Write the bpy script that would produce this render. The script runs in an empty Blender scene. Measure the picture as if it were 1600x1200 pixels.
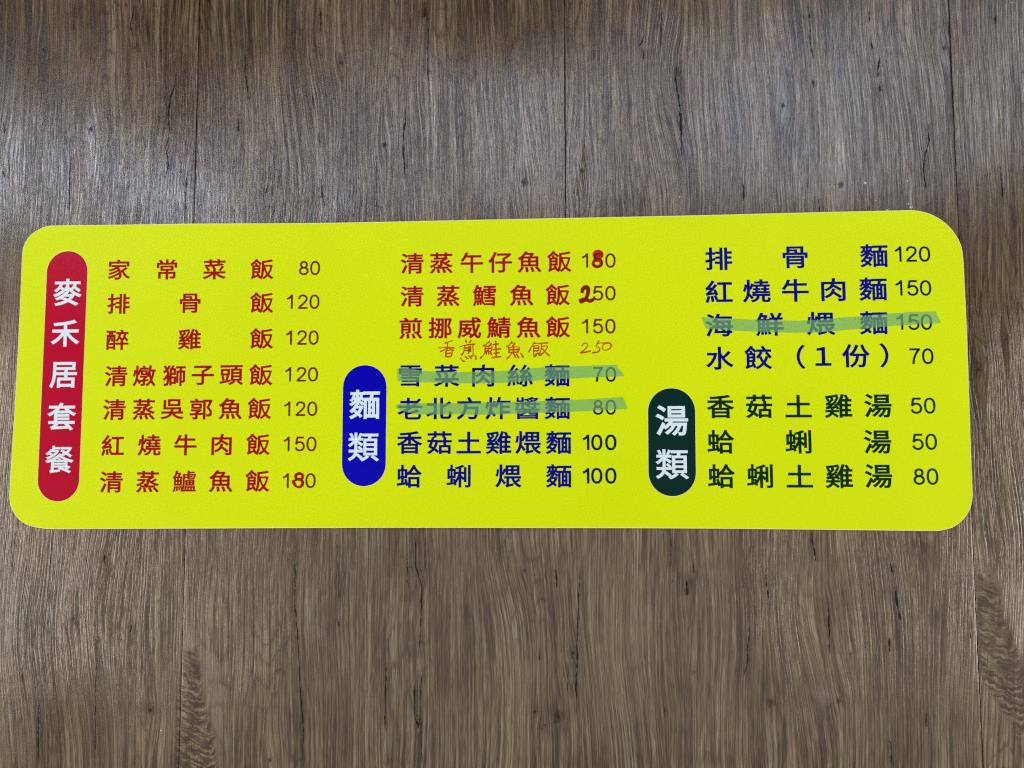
import bpy, math, numpy as np
from math import radians

S = bpy.context.scene
COL = S.collection
ZC = 1.5                      # height of the board's centre above the floor (m)

# ---------------------------------------------------------------- camera, light, exposure
CAM = ([1.642613, 0.002819, 0.050067], [0.11475, -1.19758, -0.10621])
cam_data = bpy.data.cameras.new('camera')
cam_data.sensor_width = 36.0
cam_data.lens = 27.0
cam_data.clip_start = 0.01
cam_data.clip_end = 100.0
cam = bpy.data.objects.new('camera', cam_data)
COL.objects.link(cam)
cam.location = (CAM[1][0], CAM[1][1], CAM[1][2] + ZC)
cam.rotation_euler = CAM[0]
S.camera = cam

world = bpy.data.worlds.new('World')
S.world = world
world.use_nodes = True
wbg = world.node_tree.nodes['Background']
wbg.inputs['Color'].default_value = (1.0, 0.92, 0.80, 1)
wbg.inputs['Strength'].default_value = 0.05

def area(name, loc, target, sx, sy, watts, color):
    l = bpy.data.lights.new(name, 'AREA')
    l.shape = 'RECTANGLE'; l.size = sx; l.size_y = sy; l.energy = watts; l.color = color
    o = bpy.data.objects.new(name, l); COL.objects.link(o)
    o.location = loc
    import mathutils
    d = mathutils.Vector(target) - mathutils.Vector(loc)
    o.rotation_euler = d.to_track_quat('-Z', 'Y').to_euler()
    return o
CX, FZ = 0.115, ZC - 0.106     # foot of the camera on the wall
# key lamps added on both sides for even light, wide of the mirror angle
area('side_key_light', (CX - 4.9, -2.5, FZ - 0.5), (CX, 0, FZ - .2), 2.2, 2.6, 150, (1.0, 0.945, 0.85))
area('side_key_light', (CX + 5.0, -2.5, FZ - 0.5), (CX, 0, FZ - .2), 2.2, 2.6, 158, (1.0, 0.945, 0.85))
area('low_veil_light', (CX + .2, -3.4, FZ - 1.2), (CX + .2, 0, FZ - 1.2), 6.4, 1.9, 38, (1.0, 0.90, 0.76))  # low lamp added so its reflection veils the lower boards
# high panes of cool daylight: they make the three patches of sheen above the board
for x0, x1, z0, z1, e in ((-2.95, -2.36, 1.10, 1.70, 12.5), (-2.3, -1.85, 1.0, 1.36, 8.5), (-0.80, -0.05, 1.10, 1.85, 10.5), (0.80, 2.2, 1.15, 2.1, 19.5)):
    area('high_window_light', (CX + (x0 + x1) / 2, -2.5, FZ + (z0 + z1) / 2), (CX + (x0 + x1) / 2, 0, FZ + (z0 + z1) / 2),
         x1 - x0, z1 - z0, e, (0.70, 0.80, 1.0))

S.view_settings.view_transform = 'Standard'
S.view_settings.look = 'None'
S.view_settings.exposure = 0.07
S.view_settings.gamma = 1.0
S.cycles.use_denoising = False      # keep the fine grain crisp
S.cycles.filter_width = 1.2
S.cycles.use_adaptive_sampling = False

# ---------------------------------------------------------------- measured places on the wall plane (metres, x right, z up)
DISHES = [('家常菜飯', 'red', [(-0.5833, 0.1705), (-0.5039, 0.1696), (-0.4253, 0.1687), (-0.3472, 0.1679)], 0.0386, 0.034), ('排骨飯', 'red', [(-0.5824, 0.1144), (-0.464, 0.1139), (-0.3464, 0.1134)], 0.0386, 0.034), ('醉雞飯', 'red', [(-0.5825, 0.0556), (-0.4635, 0.0556), (-0.3456, 0.0555)], 0.0386, 0.034), ('清燉獅子頭飯', 'red', [(-0.5826, -0.0031), (-0.5359, -0.003), (-0.487, -0.0029), (-0.44, -0.0028), (-0.3931, -0.0028), (-0.3454, -0.0027)], 0.0386, 0.0345), ('清蒸吳郭魚飯', 'red', [(-0.5836, -0.057), (-0.5349, -0.0569), (-0.4882, -0.0568), (-0.4413, -0.0566), (-0.3939, -0.0565), (-0.3467, -0.0564)], 0.0386, 0.0345), ('紅燒牛肉飯', 'red', [(-0.584, -0.1143), (-0.5242, -0.114), (-0.4654, -0.1137), (-0.4065, -0.1134), (-0.3476, -0.1132)], 0.0386, 0.0345), ('清蒸鱸魚飯', 'red', [(-0.5845, -0.1722), (-0.5249, -0.1718), (-0.4655, -0.1714), (-0.4065, -0.171), (-0.3474, -0.1706)], 0.0391, 0.035), ('清蒸午仔魚飯', 'red', [(-0.1039, 0.1737), (-0.0571, 0.1737), (-0.0084, 0.1736), (0.0368, 0.1735), (0.0831, 0.1735), (0.1304, 0.1734)], 0.0386, 0.0345), ('清蒸鱈魚飯', 'red', [(-0.1039, 0.1208), (-0.0459, 0.1207), (0.0115, 0.1206), (0.0704, 0.1205), (0.1276, 0.1204)], 0.0386, 0.0345), ('煎挪威鯖魚飯', 'red', [(-0.1054, 0.0695), (-0.0585, 0.0695), (-0.0122, 0.0694), (0.0342, 0.0694), (0.0811, 0.0693), (0.1275, 0.0693)], 0.0386, 0.0345), ('雪菜肉絲麵', 'blue', [(-0.1055, -0.0062), (-0.0479, -0.0063), (0.0097, -0.0065), (0.0676, -0.0067), (0.1252, -0.0069)], 0.0401, 0.0355), ('老北方炸醬麵', 'blue', [(-0.1063, -0.0577), (-0.0599, -0.0577), (-0.013, -0.0577), (0.0328, -0.0578), (0.0791, -0.0578), (0.1254, -0.0579)], 0.0401, 0.0355), ('香菇土雞煨麵', 'blue', [(-0.106, -0.1109), (-0.0593, -0.1111), (-0.0129, -0.1112), (0.0334, -0.1113), (0.08, -0.1114), (0.1268, -0.1115)], 0.0401, 0.036), ('蛤蜊煨麵', 'blue', [(-0.1062, -0.1633), (-0.0288, -0.1632), (0.0491, -0.1631), (0.1268, -0.1631)], 0.0401, 0.036), ('排骨麵', 'blue', [(0.3788, 0.1741), (0.4963, 0.1747), (0.6159, 0.1754)], 0.0426, 0.0365), ('紅燒牛肉麵', 'blue', [(0.378, 0.1222), (0.436, 0.1225), (0.4948, 0.1228), (0.5529, 0.1231), (0.6127, 0.1233)], 0.0426, 0.0365), ('海鮮煨麵', 'blue', [(0.3772, 0.0697), (0.4545, 0.0701), (0.5326, 0.0705), (0.6118, 0.0709)], 0.0426, 0.0365), ('水餃（１份）', 'blue', [(0.377, 0.0181), (0.436, 0.0186), (0.5006, 0.0192), (0.5343, 0.0195), (0.5837, 0.02), (0.6259, 0.0204)], 0.0416, 0.0365), ('香菇土雞湯', 'green', [(0.3764, -0.0569), (0.4348, -0.0568), (0.4945, -0.0568), (0.5543, -0.0568), (0.6137, -0.0567)], 0.0411, 0.0365), ('蛤蜊湯', 'green', [(0.3758, -0.111), (0.4929, -0.1113), (0.6111, -0.1116)], 0.0411, 0.0365), ('蛤蜊土雞湯', 'green', [(0.3757, -0.1634), (0.4337, -0.1634), (0.4933, -0.1635), (0.5521, -0.1635), (0.6108, -0.1635)], 0.0411, 0.0365)]
PRICES = [('80', 'red', [(-0.2788, 0.1687), (-0.2605, 0.1684)], 0.0228), ('120', 'red', [(-0.2996, 0.1143), (-0.2793, 0.114), (-0.2607, 0.1138)], 0.0228), ('120', 'red', [(-0.3, 0.0565), (-0.2797, 0.0563), (-0.2612, 0.0561)], 0.0228), ('120', 'red', [(-0.3003, -0.0023), (-0.2797, -0.0024), (-0.2613, -0.0026)], 0.0228), ('120', 'red', [(-0.3007, -0.057), (-0.2802, -0.0571), (-0.2615, -0.0572)], 0.0228), ('150', 'red', [(-0.3007, -0.1126), (-0.2806, -0.1126), (-0.2619, -0.1127)], 0.0228), ('150', 'red', [(-0.301, -0.1702), (-0.2807, -0.1702), (-0.2624, -0.1702)], 0.023), ('150', 'red', [(0.1718, 0.1744), (0.191, 0.1741), (0.2106, 0.1738)], 0.0228), ('150', 'red', [(0.1713, 0.1224), (0.1905, 0.1221), (0.21, 0.1219)], 0.0228), ('150', 'red', [(0.1708, 0.0701), (0.1899, 0.0699), (0.2093, 0.0697)], 0.0228), ('70', 'blue', [(0.1894, -0.0058), (0.209, -0.006)], 0.0231), ('80', 'blue', [(0.1888, -0.057), (0.2084, -0.0571)], 0.0231), ('100', 'boldblue', [(0.1705, -0.1114), (0.1862, -0.1114), (0.2078, -0.1115)], 0.0237), ('100', 'boldblue', [(0.17, -0.1628), (0.1856, -0.1628), (0.2072, -0.1628)], 0.0237), ('120', 'blue', [(0.6538, 0.1775), (0.6731, 0.1772), (0.6926, 0.1769)], 0.024), ('150', 'blue', [(0.6531, 0.1245), (0.6726, 0.1243), (0.692, 0.124)], 0.024), ('150', 'blue', [(0.6524, 0.0715), (0.6721, 0.0713), (0.6912, 0.0711)], 0.024), ('70', 'blue', [(0.6717, 0.0187), (0.691, 0.0185)], 0.024), ('50', 'green', [(0.6709, -0.057), (0.6908, -0.0571)], 0.0242), ('50', 'green', [(0.671, -0.1118), (0.6908, -0.1118)], 0.0242), ('80', 'green', [(0.6708, -0.1642), (0.6906, -0.1642)], 0.0244)]
BADGES = [('red', (-0.6703, 0.2021), (-0.6713, -0.203), 0.034, '麥禾居套餐', [(-0.6684, 0.1342), (-0.6692, 0.067), (-0.6701, -0.0008), (-0.6699, -0.0679), (-0.6709, -0.1365)], 0.0482, 0.0447), ('blue', (-0.1779, 0.0114), (-0.1782, -0.1788), 0.0347, '麵類', [(-0.1781, -0.0508), (-0.1789, -0.1177)], 0.0497, 0.0452), ('green', (0.302, -0.0281), (0.3007, -0.194), 0.036, '湯類', [(0.3018, -0.0779), (0.3013, -0.1453)], 0.0508, 0.0462)]
OUTLINE = [(-0.6875, 0.2456), (-0.6627, 0.2456), (-0.5927, 0.2451), (-0.4645, 0.2447), (-0.3376, 0.2431), (-0.2225, 0.2422), (0.0557, 0.2432), (0.3278, 0.2441), (0.5058, 0.2456), (0.6523, 0.2464), (0.68, 0.2461), (0.7024, 0.2406), (0.7217, 0.2293), (0.7372, 0.2128), (0.7477, 0.1922), (0.7504, 0.175), (0.7511, 0.153), (0.751, 0.1282), (0.7513, 0.0836), (0.7505, -0.0147), (0.7493, -0.1117), (0.7488, -0.1838), (0.7485, -0.1943), (0.7449, -0.2105), (0.7339, -0.228), (0.7178, -0.2401), (0.7018, -0.2442), (0.6826, -0.2456), (0.5391, -0.2444), (0.3186, -0.243), (0.0544, -0.2429), (-0.2058, -0.2436), (-0.4509, -0.2454), (-0.6381, -0.2467), (-0.6716, -0.2469), (-0.6932, -0.2461), (-0.7165, -0.2417), (-0.7348, -0.2315), (-0.748, -0.2129), (-0.7518, -0.1956), (-0.7519, -0.1773), (-0.7514, -0.1518), (-0.7503, -0.0923), (-0.7485, 0.0091), (-0.748, 0.1318), (-0.7481, 0.1688), (-0.7481, 0.1932), (-0.7471, 0.2081), (-0.7417, 0.2219), (-0.7318, 0.2334), (-0.7139, 0.243), (-0.7026, 0.2453)]
PEN = [[(-0.0396, 0.0489), (-0.0451, 0.0475), (-0.0501, 0.0453)], [(-0.0603, 0.038), (-0.0478, 0.0386), (-0.0364, 0.0376)], [(-0.0464, 0.0465), (-0.0469, 0.0401), (-0.0478, 0.0337)], [(-0.0473, 0.0386), (-0.0515, 0.0352), (-0.0579, 0.0319)], [(-0.0464, 0.0386), (-0.0423, 0.036), (-0.0375, 0.0334)], [(-0.0493, 0.0328), (-0.0491, 0.0245)], [(-0.0493, 0.0328), (-0.0401, 0.0342), (-0.0408, 0.025), (-0.0491, 0.0239)], [(-0.0487, 0.0287), (-0.0408, 0.0294)], [(-0.0181, 0.0498), (-0.0166, 0.0465)], [(-0.0089, 0.0497), (-0.0118, 0.046)], [(-0.0267, 0.0396), (-0.0166, 0.0424), (-0.0038, 0.0434)], [(-0.0199, 0.0413), (-0.0208, 0.0325), (-0.0243, 0.0261)], [(-0.0199, 0.0406), (-0.0129, 0.0415), (-0.0133, 0.0288)], [(-0.0203, 0.0371), (-0.0137, 0.0376)], [(-0.0206, 0.0334), (-0.0137, 0.0339)], [(-0.0102, 0.0401), (-0.0105, 0.0321)], [(-0.0065, 0.0425), (-0.0063, 0.026), (-0.0089, 0.0247)], [(-0.0261, 0.0215), (-0.023, 0.0175), (-0.0202, 0.0162)], [(-0.0184, 0.0237), (-0.0146, 0.0204)], [(-0.0129, 0.0247), (-0.0087, 0.021)], [(-0.0028, 0.0254), (-0.0014, 0.0195)], [(0.0201, 0.0483), (0.0146, 0.0429), (0.01, 0.0405)], [(0.0158, 0.0451), (0.0228, 0.0446), (0.0191, 0.0404)], [(0.0133, 0.0399), (0.0127, 0.0322)], [(0.0133, 0.0399), (0.0228, 0.0404), (0.0222, 0.0325), (0.0127, 0.0322)], [(0.0179, 0.0403), (0.0175, 0.0322)], [(0.0131, 0.0363), (0.0226, 0.0366)], [(0.0131, 0.0304), (0.0091, 0.0246), (0.0054, 0.0213)], [(0.0149, 0.0307), (0.0147, 0.028)], [(0.0179, 0.0311), (0.0188, 0.0274)], [(0.021, 0.0316), (0.023, 0.0265)], [(0.0255, 0.042), (0.0338, 0.0434)], [(0.0296, 0.0479), (0.0297, 0.0348)], [(0.0252, 0.0343), (0.0369, 0.0355)], [(0.0301, 0.0343), (0.0301, 0.0229)], [(0.027, 0.0284), (0.0345, 0.0297)], [(0.023, 0.0219), (0.037, 0.0232)], [(0.0552, 0.0473), (0.0515, 0.042), (0.0471, 0.0389)], [(0.0526, 0.044), (0.0599, 0.0443), (0.0562, 0.0396)], [(0.0498, 0.0378), (0.0507, 0.0297)], [(0.0498, 0.0374), (0.0657, 0.0382), (0.0648, 0.0303)], [(0.0575, 0.0392), (0.0575, 0.03)], [(0.0504, 0.0337), (0.065, 0.0345)], [(0.0507, 0.0295), (0.0648, 0.0303)], [(0.0551, 0.0286), (0.0514, 0.0237), (0.0471, 0.02)], [(0.0575, 0.0282), (0.0606, 0.0223)], [(0.062, 0.0272), (0.0656, 0.0212)], [(0.0693, 0.0281), (0.0724, 0.0218)], [(0.0909, 0.0458), (0.0861, 0.0389), (0.0817, 0.0304)], [(0.0885, 0.0433), (0.0985, 0.0436), (0.1112, 0.0446)], [(0.0894, 0.0398), (0.0893, 0.0232), (0.0933, 0.0253)], [(0.0894, 0.0393), (0.0967, 0.0397), (0.0963, 0.0324), (0.0894, 0.0319)], [(0.0894, 0.036), (0.0963, 0.0363)], [(0.0962, 0.0282), (0.0915, 0.0261)], [(0.1012, 0.0428), (0.1006, 0.0333), (0.0971, 0.0257)], [(0.1012, 0.0388), (0.1108, 0.0391), (0.1066, 0.0314), (0.0993, 0.0245)], [(0.1025, 0.0355), (0.1075, 0.0296), (0.1136, 0.0241)], [(0.1647, 0.039), (0.1674, 0.0424), (0.171, 0.0433), (0.1734, 0.0414), (0.1724, 0.0372), (0.1682, 0.0327), (0.1622, 0.028), (0.1691, 0.0291), (0.1776, 0.0305)], [(0.1913, 0.0467), (0.1891, 0.0431), (0.1869, 0.0377), (0.1899, 0.0369), (0.1921, 0.0347), (0.1915, 0.0314), (0.188, 0.0289), (0.1817, 0.0284)], [(0.1891, 0.0428), (0.1963, 0.0434), (0.2031, 0.043)], [(0.2035, 0.0434), (0.199, 0.0412), (0.1962, 0.0365), (0.198, 0.0325), (0.2037, 0.0324), (0.2094, 0.036), (0.21, 0.0404), (0.2066, 0.0433), (0.2013, 0.043)]]
MARKER = [('red', [([(0.1966, 0.1834), (0.1964, 0.182), (0.1956, 0.1808), (0.1944, 0.1798), (0.1929, 0.1792), (0.1912, 0.179), (0.1896, 0.1793), (0.1881, 0.1799), (0.1869, 0.1809), (0.1862, 0.1822), (0.186, 0.1836), (0.1862, 0.185), (0.187, 0.1862), (0.1882, 0.1872), (0.1897, 0.1878), (0.1913, 0.188), (0.193, 0.1878), (0.1945, 0.1871), (0.1956, 0.1861), (0.1964, 0.1848), (0.1966, 0.1834)], 0.0068), ([(0.196, 0.1694), (0.1957, 0.1678), (0.1948, 0.1664), (0.1934, 0.1653), (0.1916, 0.1646), (0.1897, 0.1644), (0.1878, 0.1647), (0.186, 0.1654), (0.1847, 0.1666), (0.1838, 0.168), (0.1835, 0.1696), (0.1838, 0.1711), (0.1847, 0.1725), (0.1861, 0.1736), (0.1879, 0.1743), (0.1898, 0.1745), (0.1917, 0.1743), (0.1935, 0.1735), (0.1949, 0.1724), (0.1957, 0.171), (0.196, 0.1694)], 0.0052)]), ('darkred', [([(0.1659, 0.1249), (0.1666, 0.1291), (0.1703, 0.1321), (0.1745, 0.1316), (0.1757, 0.1272), (0.1748, 0.1216), (0.1722, 0.1151), (0.1685, 0.1109), (0.1639, 0.1087)], 0.0057), ([(0.163, 0.111), (0.1681, 0.1125), (0.1735, 0.1112), (0.1781, 0.1099), (0.1823, 0.1117)], 0.0058)]), ('midred', [([(-0.275, -0.1637), (-0.2752, -0.1652), (-0.276, -0.1665), (-0.2773, -0.1675), (-0.2789, -0.1682), (-0.2806, -0.1685), (-0.2824, -0.1682), (-0.284, -0.1675), (-0.2853, -0.1665), (-0.2861, -0.1652), (-0.2864, -0.1637), (-0.2862, -0.1622), (-0.2854, -0.1609), (-0.2841, -0.1599), (-0.2826, -0.1592), (-0.2808, -0.1589), (-0.279, -0.1592), (-0.2774, -0.1599), (-0.2761, -0.1609), (-0.2753, -0.1622), (-0.275, -0.1637)], 0.0042), ([(-0.2757, -0.174), (-0.276, -0.1758), (-0.2769, -0.1775), (-0.2783, -0.1788), (-0.2802, -0.1797), (-0.2822, -0.18), (-0.2843, -0.1797), (-0.2861, -0.1788), (-0.2876, -0.1775), (-0.2886, -0.1758), (-0.289, -0.174), (-0.2887, -0.1721), (-0.2878, -0.1704), (-0.2863, -0.1691), (-0.2845, -0.1682), (-0.2824, -0.168), (-0.2804, -0.1682), (-0.2785, -0.1691), (-0.277, -0.1704), (-0.276, -0.1721), (-0.2757, -0.174)], 0.003), ([(-0.2898, -0.1712), (-0.2895, -0.1732), (-0.2877, -0.1752)], 0.0045)])]
TAPES = [([(-0.1265, 0.0053), (-0.1055, 0.0054), (-0.0864, 0.0018), (-0.0585, -0.0), (-0.0205, -0.0006), (0.0173, 0.0004), (0.055, 0.0014), (0.0851, 0.0042), (0.1052, 0.0058), (0.1551, 0.0072), (0.2048, 0.0088), (0.2182, 0.009), (0.2187, 0.0059), (0.2227, 0.0008), (0.2276, -0.0036)], [(-0.1257, -0.0144), (-0.1053, -0.0151), (-0.0863, -0.0165), (-0.0584, -0.0173), (-0.0205, -0.0185), (0.0173, -0.0187), (0.055, -0.0174), (0.0851, -0.0156), (0.1051, -0.014), (0.1549, -0.0118), (0.2046, -0.0097), (0.218, -0.0093), (0.2207, -0.0092), (0.2251, -0.0089), (0.229, -0.0087)]), ([(-0.1286, -0.0529), (-0.1235, -0.05), (-0.0962, -0.0492), (-0.0583, -0.0498), (-0.0204, -0.0494), (0.0173, -0.0488), (0.0549, -0.0482), (0.0924, -0.0471), (0.1298, -0.046), (0.1671, -0.0446), (0.2042, -0.0427), (0.2271, -0.0412), (0.2307, -0.0503), (0.234, -0.059)], [(-0.1282, -0.0556), (-0.1196, -0.0611), (-0.0961, -0.0669), (-0.0582, -0.0673), (-0.0204, -0.0674), (0.0173, -0.068), (0.0548, -0.0669), (0.0923, -0.0654), (0.1297, -0.0644), (0.1669, -0.0633), (0.204, -0.0614), (0.2281, -0.0601), (0.2318, -0.0598), (0.2344, -0.0594)]), ([(0.35, 0.083), (0.3592, 0.0816), (0.3837, 0.0799), (0.4205, 0.0782), (0.4571, 0.0766), (0.4936, 0.0752), (0.53, 0.076), (0.5665, 0.0796), (0.6027, 0.0815), (0.639, 0.0851), (0.675, 0.0871), (0.7056, 0.0873), (0.7088, 0.0791), (0.7124, 0.0698)], [(0.357, 0.0641), (0.3625, 0.064), (0.3833, 0.062), (0.42, 0.0595), (0.4566, 0.0579), (0.493, 0.0565), (0.5294, 0.0568), (0.5658, 0.0598), (0.6021, 0.0622), (0.6382, 0.0656), (0.6743, 0.0673), (0.7048, 0.069), (0.709, 0.0693), (0.7127, 0.0695)])]
CRACKS = [([(-0.6799, 0.6291), (-0.6801, 0.6065), (-0.6802, 0.5729)], 0.00053), ([(-0.5765, 0.622), (-0.5804, 0.5959), (-0.583, 0.5848), (-0.5764, 0.5641)], 0.00105), ([(-0.5041, 0.5047), (-0.5041, 0.479), (-0.5101, 0.4608), (-0.5128, 0.4316), (-0.5102, 0.4023), (-0.5147, 0.3733), (-0.5102, 0.3442), (-0.5149, 0.3191)], 0.00105), ([(-0.6751, 0.3696), (-0.6774, 0.3332), (-0.674, 0.2499)], 0.00053), ([(-0.4775, 0.3363), (-0.4791, 0.2932), (-0.4803, 0.2448)], 0.0007), ([(-0.3848, 0.5308), (-0.386, 0.5014), (-0.3797, 0.4647), (-0.3757, 0.4464)], 0.00088), ([(-0.3949, 0.4214), (-0.3937, 0.3996)], 0.00123), ([(-0.2617, 0.6081), (-0.2595, 0.5822), (-0.261, 0.5639)], 0.0014), ([(-0.2554, 0.3174), (-0.2525, 0.2888), (-0.2476, 0.2674)], 0.00088), ([(-0.7938, 0.4237), (-0.7919, 0.4053)], 0.00088), ([(-0.7919, 0.3429), (-0.7891, 0.33)], 0.0007), ([(-0.2719, 0.4619), (-0.2697, 0.4328)], 0.00088), ([(-0.3434, 0.3085), (-0.3466, 0.2906)], 0.0007), ([(-0.3398, 0.2744), (-0.3404, 0.2673)], 0.0007), ([(-0.2602, 0.3964), (-0.258, 0.3676)], 0.0007), ([(-0.3985, 0.2702), (-0.3968, 0.2416)], 0.00053), ([(-0.0874, 0.6098), (-0.0872, 0.5823)], 0.00105), ([(-0.0809, 0.6023), (-0.0813, 0.5438), (-0.0821, 0.4894), (-0.0774, 0.464)], 0.00044), ([(-0.1171, 0.4362), (-0.1186, 0.4075), (-0.1212, 0.3789), (-0.1198, 0.336), (-0.1179, 0.3111)], 0.00105), ([(-0.1657, 0.3584), (-0.1635, 0.2447)], 0.00044), ([(0.2699, 0.5441), (0.2646, 0.5299), (0.2593, 0.5229)], 0.00088), ([(0.2679, 0.5227), (0.2683, 0.5012)], 0.0007), ([(0.2982, 0.59), (0.2952, 0.5111)], 0.0007), ([(0.3205, 0.4926), (0.3183, 0.4677), (0.3244, 0.425), (0.3254, 0.3897), (0.3262, 0.3406)], 0.00158), ([(-0.0703, 0.6001), (-0.0419, 0.5937)], 0.00053), ([(0.5311, 0.5897), (0.5326, 0.5611), (0.5323, 0.5185), (0.5373, 0.4935)], 0.00061), ([(0.5346, 0.4619), (0.535, 0.4513)], 0.00123), ([(0.5372, 0.2738), (0.538, 0.2463)], 0.00053), ([(0.6386, 0.4942), (0.6348, 0.4627)], 0.00123), ([(0.6376, 0.4486), (0.6378, 0.4381)], 0.00123), ([(0.7105, 0.3875), (0.7099, 0.3564), (0.7024, 0.3324), (0.6997, 0.3084), (0.7027, 0.2775)], 0.00088), ([(0.6268, 0.5192), (0.6314, 0.5085)], 0.00105), ([(0.6254, 0.5724), (0.6254, 0.5546)], 0.0007), ([(0.8207, 0.5591), (0.8199, 0.5433)], 0.00105), ([(0.8161, 0.3231), (0.8172, 0.2787), (0.819, 0.248)], 0.00061), ([(0.4213, 0.2968), (0.4223, 0.2691)], 0.00105), ([(-0.68, -0.2485), (-0.6823, -0.2706), (-0.6832, -0.2977), (-0.6847, -0.3213)], 0.0007), ([(-0.5945, -0.2855), (-0.5949, -0.3023)], 0.00123), ([(-0.6047, -0.4344), (-0.6021, -0.4575), (-0.6021, -0.4872), (-0.6014, -0.5234), (-0.599, -0.5887), (-0.5998, -0.6134)], 0.00061), ([(-0.6941, -0.5148), (-0.6905, -0.615)], 0.0007), ([(-0.5469, -0.394), (-0.5491, -0.4122)], 0.0007), ([(-0.2872, -0.249), (-0.2872, -0.2891), (-0.2858, -0.3653), (-0.2809, -0.4113), (-0.2772, -0.4701), (-0.2736, -0.5187), (-0.269, -0.5509), (-0.2714, -0.6075)], 0.0007), ([(-0.7216, -0.4722), (-0.7209, -0.4871)], 0.00105), ([(-0.5765, -0.2465), (-0.5761, -0.26)], 0.0007), ([(-0.7429, -0.2504), (-0.7459, -0.3014), (-0.7442, -0.3386)], 0.00053), ([(-0.2221, -0.2455), (-0.2164, -0.3384), (-0.2143, -0.3713)], 0.00044), ([(-0.2175, -0.3844), (-0.2163, -0.3975)], 0.00088), ([(-0.7022, -0.4487), (-0.7008, -0.4819)], 0.00044), ([(-0.0979, -0.2451), (-0.0965, -0.3046), (-0.0863, -0.3342), (-0.0876, -0.3866), (-0.0885, -0.4159), (-0.0923, -0.4484)], 0.00079), ([(-0.0839, -0.4548), (-0.0871, -0.4807), (-0.0869, -0.5193), (-0.0866, -0.5641), (-0.0831, -0.6042)], 0.00061), ([(-0.0971, -0.4808), (-0.0968, -0.5258), (-0.09, -0.5514)], 0.00105), ([(0.1596, -0.2967), (0.1572, -0.3423), (0.1545, -0.3844), (0.1526, -0.4199), (0.1534, -0.4392), (0.1514, -0.484), (0.1516, -0.5286)], 0.00079), ([(0.1206, -0.3035), (0.1236, -0.3361)], 0.00079), ([(-0.1102, -0.2783), (-0.1092, -0.3245), (-0.1064, -0.3409)], 0.00053), ([(-0.1418, -0.449), (-0.1421, -0.4878), (-0.1422, -0.5522)], 0.00088), ([(0.0967, -0.4205), (0.0949, -0.4463)], 0.00053), ([(0.1393, -0.4458), (0.1388, -0.4969)], 0.00044), ([(0.2988, -0.257), (0.2963, -0.3058)], 0.00053), ([(-0.0816, -0.2583), (-0.0803, -0.3177)], 0.00053), ([(0.5105, -0.2465), (0.513, -0.2691), (0.5164, -0.2949)], 0.00079), ([(0.44, -0.3017), (0.4415, -0.3307), (0.4442, -0.3531)], 0.00079), ([(0.4144, -0.3885), (0.4122, -0.4109), (0.4098, -0.4427), (0.4028, -0.4681)], 0.00061), ([(0.533, -0.3461), (0.5327, -0.3843), (0.5311, -0.435)], 0.00088), ([(0.6307, -0.3294), (0.6336, -0.3517), (0.6402, -0.3865)], 0.00123), ([(0.6206, -0.4056), (0.6205, -0.4245)], 0.0014), ([(0.6263, -0.2943), (0.6289, -0.3103)], 0.00088), ([(0.6136, -0.5496), (0.6177, -0.5651), (0.6167, -0.5917)], 0.00079), ([(0.3205, -0.3218), (0.3217, -0.3444)], 0.00123), ([(0.6713, -0.5115), (0.6687, -0.5364)], 0.00053), ([(0.331, -0.2861), (0.332, -0.3153)], 0.00053), ([(0.7426, -0.3761), (0.738, -0.4076)], 0.00053)]
KNOTS = [(-0.644, 0.4093, 0.0052, 1), (-0.7307, 0.5485, 0.0031, 1), (-0.2261, 0.5121, 0.0042, 1), (-0.152, 0.3711, 0.0052, 1), (0.0759, 0.3042, 0.0073, 1), (0.1677, 0.3211, 0.0062, 0.8), (-0.0787, 0.4929, 0.0062, 0.6), (-0.0274, 0.4201, 0.0031, 0.8), (0.572, 0.2902, 0.0062, 0.9), (0.4861, 0.4209, 0.0042, 1), (0.5032, 0.3584, 0.0073, 0.35), (0.7407, 0.5087, 0.0052, 0.8), (0.7684, -0.0021, 0.0052, 1), (0.8112, 0.0446, 0.0031, 1), (-0.6987, -0.3752, 0.0177, -0.5), (-0.5138, -0.5271, 0.0047, 1), (-0.322, -0.5998, 0.0042, 1), (-0.2919, -0.5316, 0.0062, 0.4), (0.1239, -0.5273, 0.0114, 0.75), (0.0885, -0.5209, 0.0029, 1), (0.0991, -0.5461, 0.0024, 1), (0.0725, -0.3087, 0.0021, 0.8), (0.1469, -0.4324, 0.0035, 1), (0.4436, -0.5021, 0.0083, 0.7), (0.5214, -0.4917, 0.0187, -0.5), (0.5632, -0.4297, 0.0029, 1), (0.6798, -0.2668, 0.0104, 0.4), (0.3216, -0.3383, 0.0062, 0.8), (0.3289, -0.4587, 0.0042, 0.5), (0.2849, -0.5156, 0.0042, 0.5), (-0.7707, 0.3568, 0.0062, 0.4), (0.3221, 0.4797, 0.0083, 0.5), (-0.6409, -0.3866, 0.0052, 0.6), (0.5431, -0.4979, 0.0052, 0.6)]
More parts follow.
